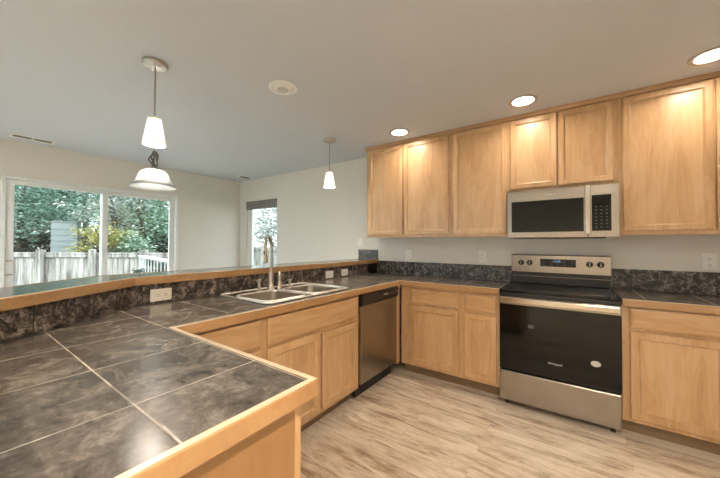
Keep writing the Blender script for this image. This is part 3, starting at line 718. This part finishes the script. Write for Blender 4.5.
# ------------------------------------------------------------------ ceiling fittings
def downlight(label, x, y, lens, group=None, gimbal=False):
    r = thing('recessed_light', label, 'ceiling light', (x, y, CZ), 0, group)
    link('trim_ring', lathe([(.074, -.0005), (.105, -.0005), (.105, -.006), (.098, -.010), (.078, -.008), (.074, -.002), (.074, -.0005)], 40, cap=False), M['white_trim'] if gimbal else M['ring'], r, smooth=True)
    if gimbal:
        g = link('gimbal', lathe([(.0, -.016), (.045, -.016), (.058, -.012), (.072, -.004), (.072, -.001), (0, -.001)], 36), M['white_trim'], r, smooth=True)
        link('lens', lathe([(0, -.0175), (.040, -.0175), (.040, -.0155), (0, -.0155)], 30, (-.004, 0, 0)), M['lens_off'], g)
    else:
        can = lathe([(.0745, -.001), (.0745, .04), (.0755, .04), (.0755, -.001), (.0745, -.001)], 40, cap=False)
        link('reflector_can', can, M['white_trim'], r, smooth=True)
        link('lens', lathe([(0, .030), (.0735, .030), (.0735, .034), (0, .034)], 40), lens, r)
    return r
downlight('lit recessed ceiling light above the microwave cabinet', .173, -.60, M['lens'])
downlight('lit recessed ceiling light at the right edge above the tall wall cabinet', 1.19, -.60, M['lens'])
downlight('lit recessed ceiling light above the left end of the wall cabinets', -.96, -.56, M['lens'])
downlight('unlit white recessed ceiling light with grey centre above the sink', -1.245, -1.84, None, gimbal=True)
for x, y in ((.85, -3.15), (.85, -4.6), (-.30, -4.6)):  # out of view; first placed from the wall shadow, the rest added as fill
    downlight('unseen recessed ceiling light over the kitchen floor', x, y, M['lens_unseen_room'], 'recessed lights over the kitchen floor')
for x, y in ((-1.9, -5.0), (-3.6, -5.0), (-3.7, -3.9)):  # downlights added out of view to brighten the living side
    downlight('added fill downlight in the unseen living room behind', x, y, M['lens_living_fill'], 'added fill lights in the living room')
def vent(label, x0, x1, y0, y1, slat='white_trim'):
    r = thing('ceiling_vent', label, 'vent', ((x0+x1)/2, (y0+y1)/2, CZ)); a, b2 = (x1-x0)/2, (y1-y0)/2
    link('frame', prism(rect(-a, a, -b2, b2), -.009, -.0005, [rect(-a+.022, a-.022, -b2+.02, b2-.02)]), M['white_trim'], r, bevel=.002)
    link('dark_duct', B((-a+.022, a-.022, -b2+.02, b2-.02, -.003, -.0008)), M['black_matte'], r)
    bm = bmesh.new(); n = 16
    for k in range(n):
        y = -b2+.02+(2*b2-.04)*(k+.5)/n
        bmesh.ops.create_cube(bm, size=1, matrix=Matrix.Translation((0, y, -.006)) @ Matrix.Rotation(R(35), 4, 'X') @ Matrix.Diagonal((2*a-.044, .007, .0012, 1)))
    bmesh.ops.create_cube(bm, size=1, matrix=Matrix.Translation((0, 0, -.006)) @ Matrix.Diagonal((2*a-.044, .014, .003, 1)))
    link('louvres', bm, M[slat], r)
vent('white ceiling vent above the left pane of the sliding door', -4.45, -4.29, -2.87, -2.53)
vent('small white ceiling vent in the corner above the narrow window', -4.22, -4.08, -.34, -.10, 'black_matte')

# ------------------------------------------------------------------ pendants and dining lamp
def pendant(label, x, y):
    r = thing('pendant_light', label, 'pendant lamp', (x, y, CZ))
    link('canopy', lathe([(.0, 0), (.070, -.0005), (.070, -.016), (.064, -.024), (.012, -.027), (.0, -.027)], 36), M['nickel'], r, smooth=True)
    for s in (-1, 1): link('canopy_screw', lathe([(.005, -.022), (.006, -.030), (0, -.031)], 12, (s*.035, .01*s, 0)), M['nickel'], r)
    link('stem', tube([(0, 0, -.024), (0, 0, -.355)], .0055, 12), M['nickel'], r, smooth=True)
    link('socket_cap', lathe([(.008, -.342), (.024, -.352), (.038, -.357), (.038, -.364), (.0, -.364)], 28), M['nickel'], r, smooth=True)
    bm = bmesh.new(); prof = [(.037, -.362), (.044, -.40), (.052, -.445), (.059, -.487), (.0625, -.513), (.0635, -.526), (.0605, -.526), (.0595, -.513), (.056, -.487), (.049, -.445), (.041, -.40), (.034, -.364)]
    n = 40; rings = [[bm.verts.new((q*math.cos(2*math.pi*i/n), q*math.sin(2*math.pi*i/n), z)) for i in range(n)] for q, z in prof]
    for a, b2 in zip(rings, rings[1:]+rings[:1]):
        for i in range(n): bm.faces.new((a[i], a[(i+1) % n], b2[(i+1) % n], b2[i]))
    link('lamp_shade', bm, M['opal'], r, smooth=True)
    link('bulb', lathe([(0, -.50), (.018, -.495), (.027, -.475), (.026, -.455), (.014, -.42), (.012, -.365), (0, -.365)], 20), M['bulb'], r, smooth=True)
pendant('nickel stem pendant lamp with white glass shade, the nearer and larger of two', -1.68, -2.51)
pendant('nickel stem pendant lamp with white glass shade near the back wall', -1.70, -.80)

ch = thing('dining_lamp', 'wide bell-shaped ribbed glass hanging lamp in front of the sliding door', 'hanging lamp', (-2.8, -2.10, CZ))
link('canopy', lathe([(0, 0), (.06, -.0005), (.058, -.012), (.02, -.03), (0, -.03)], 32), M['nickel'], ch, smooth=True)
bm = bmesh.new(); z = -.03; k = 0
while z > -.262:
    a = 0 if k % 2 else math.pi/2; P_ = []
    for i in range(13):
        t = 2*math.pi*i/12; u, v = .009*math.cos(t), .016*math.sin(t); P_.append((u*math.cos(a), u*math.sin(a), z-.014+v))
    tube(P_, .002, 6, bm); z -= .025; k += 1
link('chain', bm, M['nickel'], ch, smooth=True)
bm = bmesh.new()
for k in range(5):                                    # scrolled ironwork around the hanger
    a = 2*math.pi*k/5; P_ = []
    for i in range(22):
        t = i/21; ang = t*2.6*math.pi; rr_ = .012+.024*math.sin(math.pi*t)
        P_.append((rr_*math.cos(a+.9*t)+.006*math.cos(ang), rr_*math.sin(a+.9*t)+.006*math.sin(ang), -.27-.145*t))
    tube(P_, .0065, 7, bm)
tube([(0, 0, -.262), (0, 0, -.43)], .006, 8, bm)
link('scrolled_hanger', bm, flat('antique_silver', (.22, .20, .18), .4, .8), ch, smooth=True)
link('fitter', lathe([(.012, -.415), (.045, -.428), (.05, -.45), (.0, -.45)], 28), M['nickel'], ch, smooth=True)
bm = bmesh.new(); n = 96
prof = [(.045, -.440), (.078, -.447), (.106, -.468), (.124, -.500), (.138, -.540), (.158, -.575), (.185, -.600), (.194, -.609)]
rings = []
for q, z in prof + [(q-.004, z-.004) for q, z in reversed(prof)]:
    rings.append([bm.verts.new(((q*(1+.012*math.cos(24*2*math.pi*i/n)))*math.cos(2*math.pi*i/n), (q*(1+.012*math.cos(24*2*math.pi*i/n)))*math.sin(2*math.pi*i/n), z)) for i in range(n)])
for a, b2 in zip(rings, rings[1:]+rings[:1]):
    for i in range(n): bm.faces.new((a[i], a[(i+1) % n], b2[(i+1) % n], b2[i]))
link('lamp_shade', bm, M['fluted'], ch, smooth=True)
link('bulb', lathe([(0, -.545), (.02, -.54), (.03, -.52), (.028, -.50), (.014, -.468), (0, -.45)], 20), M['bulb_dining'], ch, smooth=True)

# ------------------------------------------------------------------ outdoors
GZ = -.55
M['grass'] = flat('lawn', (.10, .14, .06), .9, var=.4, scale=3)
struct(link('ground', B((-30, 6, -20, 24, GZ-.1, GZ)), M['grass']))
M['deck'] = flat('grey_deck_boards', (.34, .33, .31), .8, var=.2, scale=8)
struct(link('deck_floor', B((-7.6, XL-.16, -3.6, -.5, -.16, -.04)), M['deck']))
def fence_mat():
    m, nt, b = newmat('weathered_pale_fence_boards'); L = nt.links.new
    tc = N(nt, 'ShaderNodeTexCoord'); mp = N(nt, 'ShaderNodeMapping'); mp.inputs['Scale'].default_value = (7.3, 7.3, .8); L(tc.outputs['Object'], mp.inputs[0])
    n = N(nt, 'ShaderNodeTexNoise'); n.inputs['Scale'].default_value = 1; n.inputs['Detail'].default_value = 6; n.inputs['Roughness'].default_value = .7; L(mp.outputs[0], n.inputs['Vector'])
    r = ramp(nt, [(.38, (.15, .13, .115)), (.49, (.36, .335, .315)), (.60, (.55, .53, .515))]); L(n.outputs['Fac'], r.inputs[0]); L(r.outputs[0], b.inputs['Base Color']); b.inputs['Roughness'].default_value = .9
    return m
M['fence'] = fence_mat()
def fence(label, p0, p1, ztop, posts):
    a = Vector((*p0, GZ)); b2 = Vector((*p1, GZ)); d = b2-a; L_ = d.length
    r = thing('garden_fence', label, 'fence', a, math.atan2(d.y, d.x)); h = ztop-GZ
    bm = bmesh.new(); x = 0
    while x < L_-.05:
        g = B((x+.003, x+.137, -.012+random.uniform(-.004, .004), .010, .02, h-.09+random.uniform(-.012, .012)))
        me = bpy.data.meshes.new('t'); g.to_mesh(me); g.free(); bm.from_mesh(me); bpy.data.meshes.remove(me); x += .142
    link('boards', bm, M['fence'], r)
    link('rail', B((0, L_, -.05, -.0165, h-.16, h-.09)), M['fence'], r, bevel=.004)
    link('cap_board', B((0, L_, -.055, .045, h-.085, h-.045)), M['fence'], r, bevel=.004)
    for q in posts: link('post', B((q*L_-.06, q*L_+.06, -.16, -.056, 0, h+.03)), M['fence'], r, bevel=.006)
fence('weathered pale board fence across the yard outside the sliding door', (-12.8, -3.55), (-7.0, .58), 1.085, (.27, .44, .62, .80, .985))
fence('pale board fence seen through the narrow window', (-13.0, 3.3), (-3.0, 3.3), 1.20, (.06, .2, .34, .48, .62, .76, .9))
rl = thing('deck_railing', 'white deck railing with thin balusters right of the sliding door view', 'railing', (-7.45, -.62, -.04), math.atan2(-.46, 2.6))
RLEN = 2.66
link('top_rail', B((0, RLEN, -.06, .06, 1.005, 1.045)), M['vinyl'], rl, bevel=.006)
link('bottom_rail', B((0, RLEN, -.02, .02, .10, .15)), M['vinyl'], rl, bevel=.004)
for q in (.05, RLEN-.06): link('post', B((q-.045, q+.045, -.045, .045, 0, 1.004)), M['vinyl'], rl, bevel=.004)
for k in range(9):
    q = .2+k*.285
    link('baluster', B((q-.009, q+.009, -.009, .009, .145, 1.008)), M['vinyl'], rl)
# neighbour's shed beyond the fence
def at(u, fwd):
    lat = (u-360)/300.6*fwd; return Vector((.493-.578*fwd+.816*lat, -3.3055+.816*fwd+.578*lat, GZ))
M['siding'] = flat('pale_blue_grey_siding', (.25, .295, .305), .7, var=.04, scale=3)
s0 = at(64, 10.6)
sh_ = thing('shed', 'pale blue-grey sided shed standing behind the fence', 'shed', s0, R(66))
bm = B((-.33, .33, 0, .5, 0, 2.56))
for k in range(12):
    z = .1+k*.20; g = B((-.34, .34, -.018, 0, z, z+.17)); me = bpy.data.meshes.new('t'); g.to_mesh(me); g.free(); bm.from_mesh(me); bpy.data.meshes.remove(me)
link('wall', bm, M['siding'], sh_)
link('roof', B((-.35, .35, -.03, .53, 2.561, 2.59)), M['siding'], sh_)

def leaf_mat(name, c1, c2, c3):
    m, nt, b = newmat(name); L = nt.links.new
    tc = N(nt, 'ShaderNodeTexCoord'); n = N(nt, 'ShaderNodeTexNoise'); n.inputs['Scale'].default_value = 9; n.inputs['Detail'].default_value = 4; L(tc.outputs['Object'], n.inputs['Vector'])
    r = ramp(nt, [(.38, c1), (.52, c2), (.66, c3)]); L(n.outputs['Fac'], r.inputs[0]); L(r.outputs[0], b.inputs['Base Color']); b.inputs['Roughness'].default_value = .5
    tr = N(nt, 'ShaderNodeBsdfTranslucent'); L(r.outputs[0], tr.inputs[0]); mx = N(nt, 'ShaderNodeMixShader'); mx.inputs[0].default_value = .35
    L(b.outputs[0], mx.inputs[1]); L(tr.outputs[0], mx.inputs[2]); L(mx.outputs[0], nt.nodes['Material Output'].inputs[0]); return m
LM = {'ever': leaf_mat('blue_green_evergreen_leaf', (.07, .15, .11), (.30, .47, .385), (.76, .88, .82)),
      'green': leaf_mat('mid_green_leaf', (.08, .17, .11), (.33, .49, .36), (.80, .88, .80)),
      'pale': leaf_mat('pale_silvery_leaf', (.22, .25, .23), (.48, .52, .49), (.75, .77, .75)),
      'yellow': leaf_mat('yellow_green_leaf', (.28, .28, .06), (.50, .47, .16), (.72, .68, .42))}
M['bark'] = flat('dark_bark', (.09, .075, .065), .9, var=.3, scale=12)
def tree(name, label, cat, base, height, zlo, rx, mat, n, size, group=None, lean=0):
    r = thing(name, label, cat, base, random.uniform(0, 6), group)
    k = 6; pts = [(.10*math.sin(i*1.7)*i/k, .10*math.cos(i*2.3)*i/k, height*.8*i/k) for i in range(k+1)]
    bm = tube(pts, [.10*(1-.8*i/k)*max(.5, height/4) for i in range(k+1)], 8)
    for q in range(9):
        zz = zlo + (height-zlo)*random.uniform(.02, .6); a = random.uniform(0, 6.28); l = rx*random.uniform(.5, .85)
        tube([(0, 0, zz), (l*.5*math.cos(a), l*.5*math.sin(a), zz+l*.25), (l*math.cos(a), l*math.sin(a), zz+l*.4)], [.03, .02, .008], 6, bm)
    link('trunk', bm, M['bark'], r)
    bm = bmesh.new(); cz = (height+zlo)/2; hz = (height-zlo)/2
    clumps = []
    for q in range(max(10, n//90)):
        while 1:
            p = Vector((random.uniform(-1, 1), random.uniform(-1, 1), random.uniform(-1, 1)))
            if .25 < p.length < 1: break
        clumps.append(Vector((p.x*rx, p.y*rx, cz+p.z*hz)))
    for q in range(n):
        c = random.choice(clumps); p = c + Vector((random.gauss(0, .20*rx*.9), random.gauss(0, .20*rx*.9), random.gauss(0, .11*rx)))
        s = size*random.uniform(.6, 1.3)
        m_ = Matrix.Rotation(random.uniform(0, 6.28), 3, 'Z') @ Matrix.Rotation(random.uniform(-1.0, 1.0), 3, 'X') @ Matrix.Rotation(random.uniform(-.6, .6), 3, 'Y')
        vs = [bm.verts.new(p + m_ @ Vector(c_)) for c_ in ((-s, 0, 0), (-.3*s, -.34*s, .06*s), (.5*s, -.28*s, .03*s), (s, 0, -.08*s), (.5*s, .28*s, .03*s), (-.3*s, .34*s, .06*s))]
        bm.faces.new(vs)
    me = bpy.data.meshes.new('crown'); bm.to_mesh(me); bm.free(); o = bpy.data.objects.new('crown', me); COL.objects.link(o); o.parent = r; me.materials.append(LM[mat])
    return r
G_ = 'trees behind the yard fence'
tree('evergreen_tree', 'dense blue-green evergreen behind the fence at the left of the sliding door', 'tree', at(20, 11.8), 6.2, 1.75, 1.9, 'ever', 9000, .085, G_)
tree('evergreen_tree', 'dense blue-green evergreen rising above the grey shed', 'tree', at(62, 13.4), 7.0, 2.3, 2.0, 'ever', 9000, .09, G_)
tree('leafy_tree', 'pale silvery tree behind the mullion of the sliding door', 'tree', at(113, 10.6), 6.0, 2.1, 1.2, 'pale', 5000, .07, G_)
tree('leafy_tree', 'mid green tree beyond the fence behind the right pane', 'tree', at(140, 11.5), 6.0, 1.5, 1.55, 'green', 6500, .075, G_)
tree('leafy_tree', 'pale green tree at the right edge of the sliding door view', 'tree', at(178, 13.0), 6.5, 1.3, 1.7, 'green', 6500, .075, G_)
tree('garden_shrub', 'yellow-green shrub showing above the fence beside the mullion', 'shrub', at(98, 9.6), 2.4, 1.55, .8, 'yellow', 1900, .05)
tree('garden_shrub', 'dark green shrub low behind the fence near the deck railing', 'shrub', at(128, 9.8), 2.2, 1.2, .7, 'green', 1800, .055)
tree('leafy_tree', 'pale silvery tree seen through the narrow window', 'tree', at(288, 12.6), 5.6, 1.3, 2.1, 'pale', 9000, .075, G_)
tree('evergreen_tree', 'tall evergreen far behind the shed and the silvery tree', 'tree', at(85, 18.0), 8.5, 1.2, 3.4, 'ever', 11000, .12, G_)
tree('evergreen_tree', 'tall evergreen far beyond the deck railing', 'tree', at(160, 18.0), 8.5, 1.0, 3.0, 'green', 9000, .12, G_)
tree('evergreen_tree', 'tall evergreen far off at the left edge of the yard', 'tree', at(0, 17.0), 8.5, 1.0, 3.0, 'ever', 9000, .12, G_)

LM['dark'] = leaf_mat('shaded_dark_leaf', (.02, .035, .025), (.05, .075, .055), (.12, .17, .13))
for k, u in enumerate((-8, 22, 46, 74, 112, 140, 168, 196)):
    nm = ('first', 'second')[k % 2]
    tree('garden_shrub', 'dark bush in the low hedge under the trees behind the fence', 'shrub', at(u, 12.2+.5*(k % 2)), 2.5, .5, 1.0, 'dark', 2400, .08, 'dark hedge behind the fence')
for u, fw in ((150, 6.9), (164, 6.6), (177, 6.2), (190, 5.9)):  # dark bushes added to stand in for shade behind the balusters
    tree('garden_shrub', 'low dark bush added for the shade beyond the deck railing', 'shrub', at(u, fw), 1.45, .3, .34, 'dark', 1300, .05, 'dark bushes added for the shade beyond the deck railing')
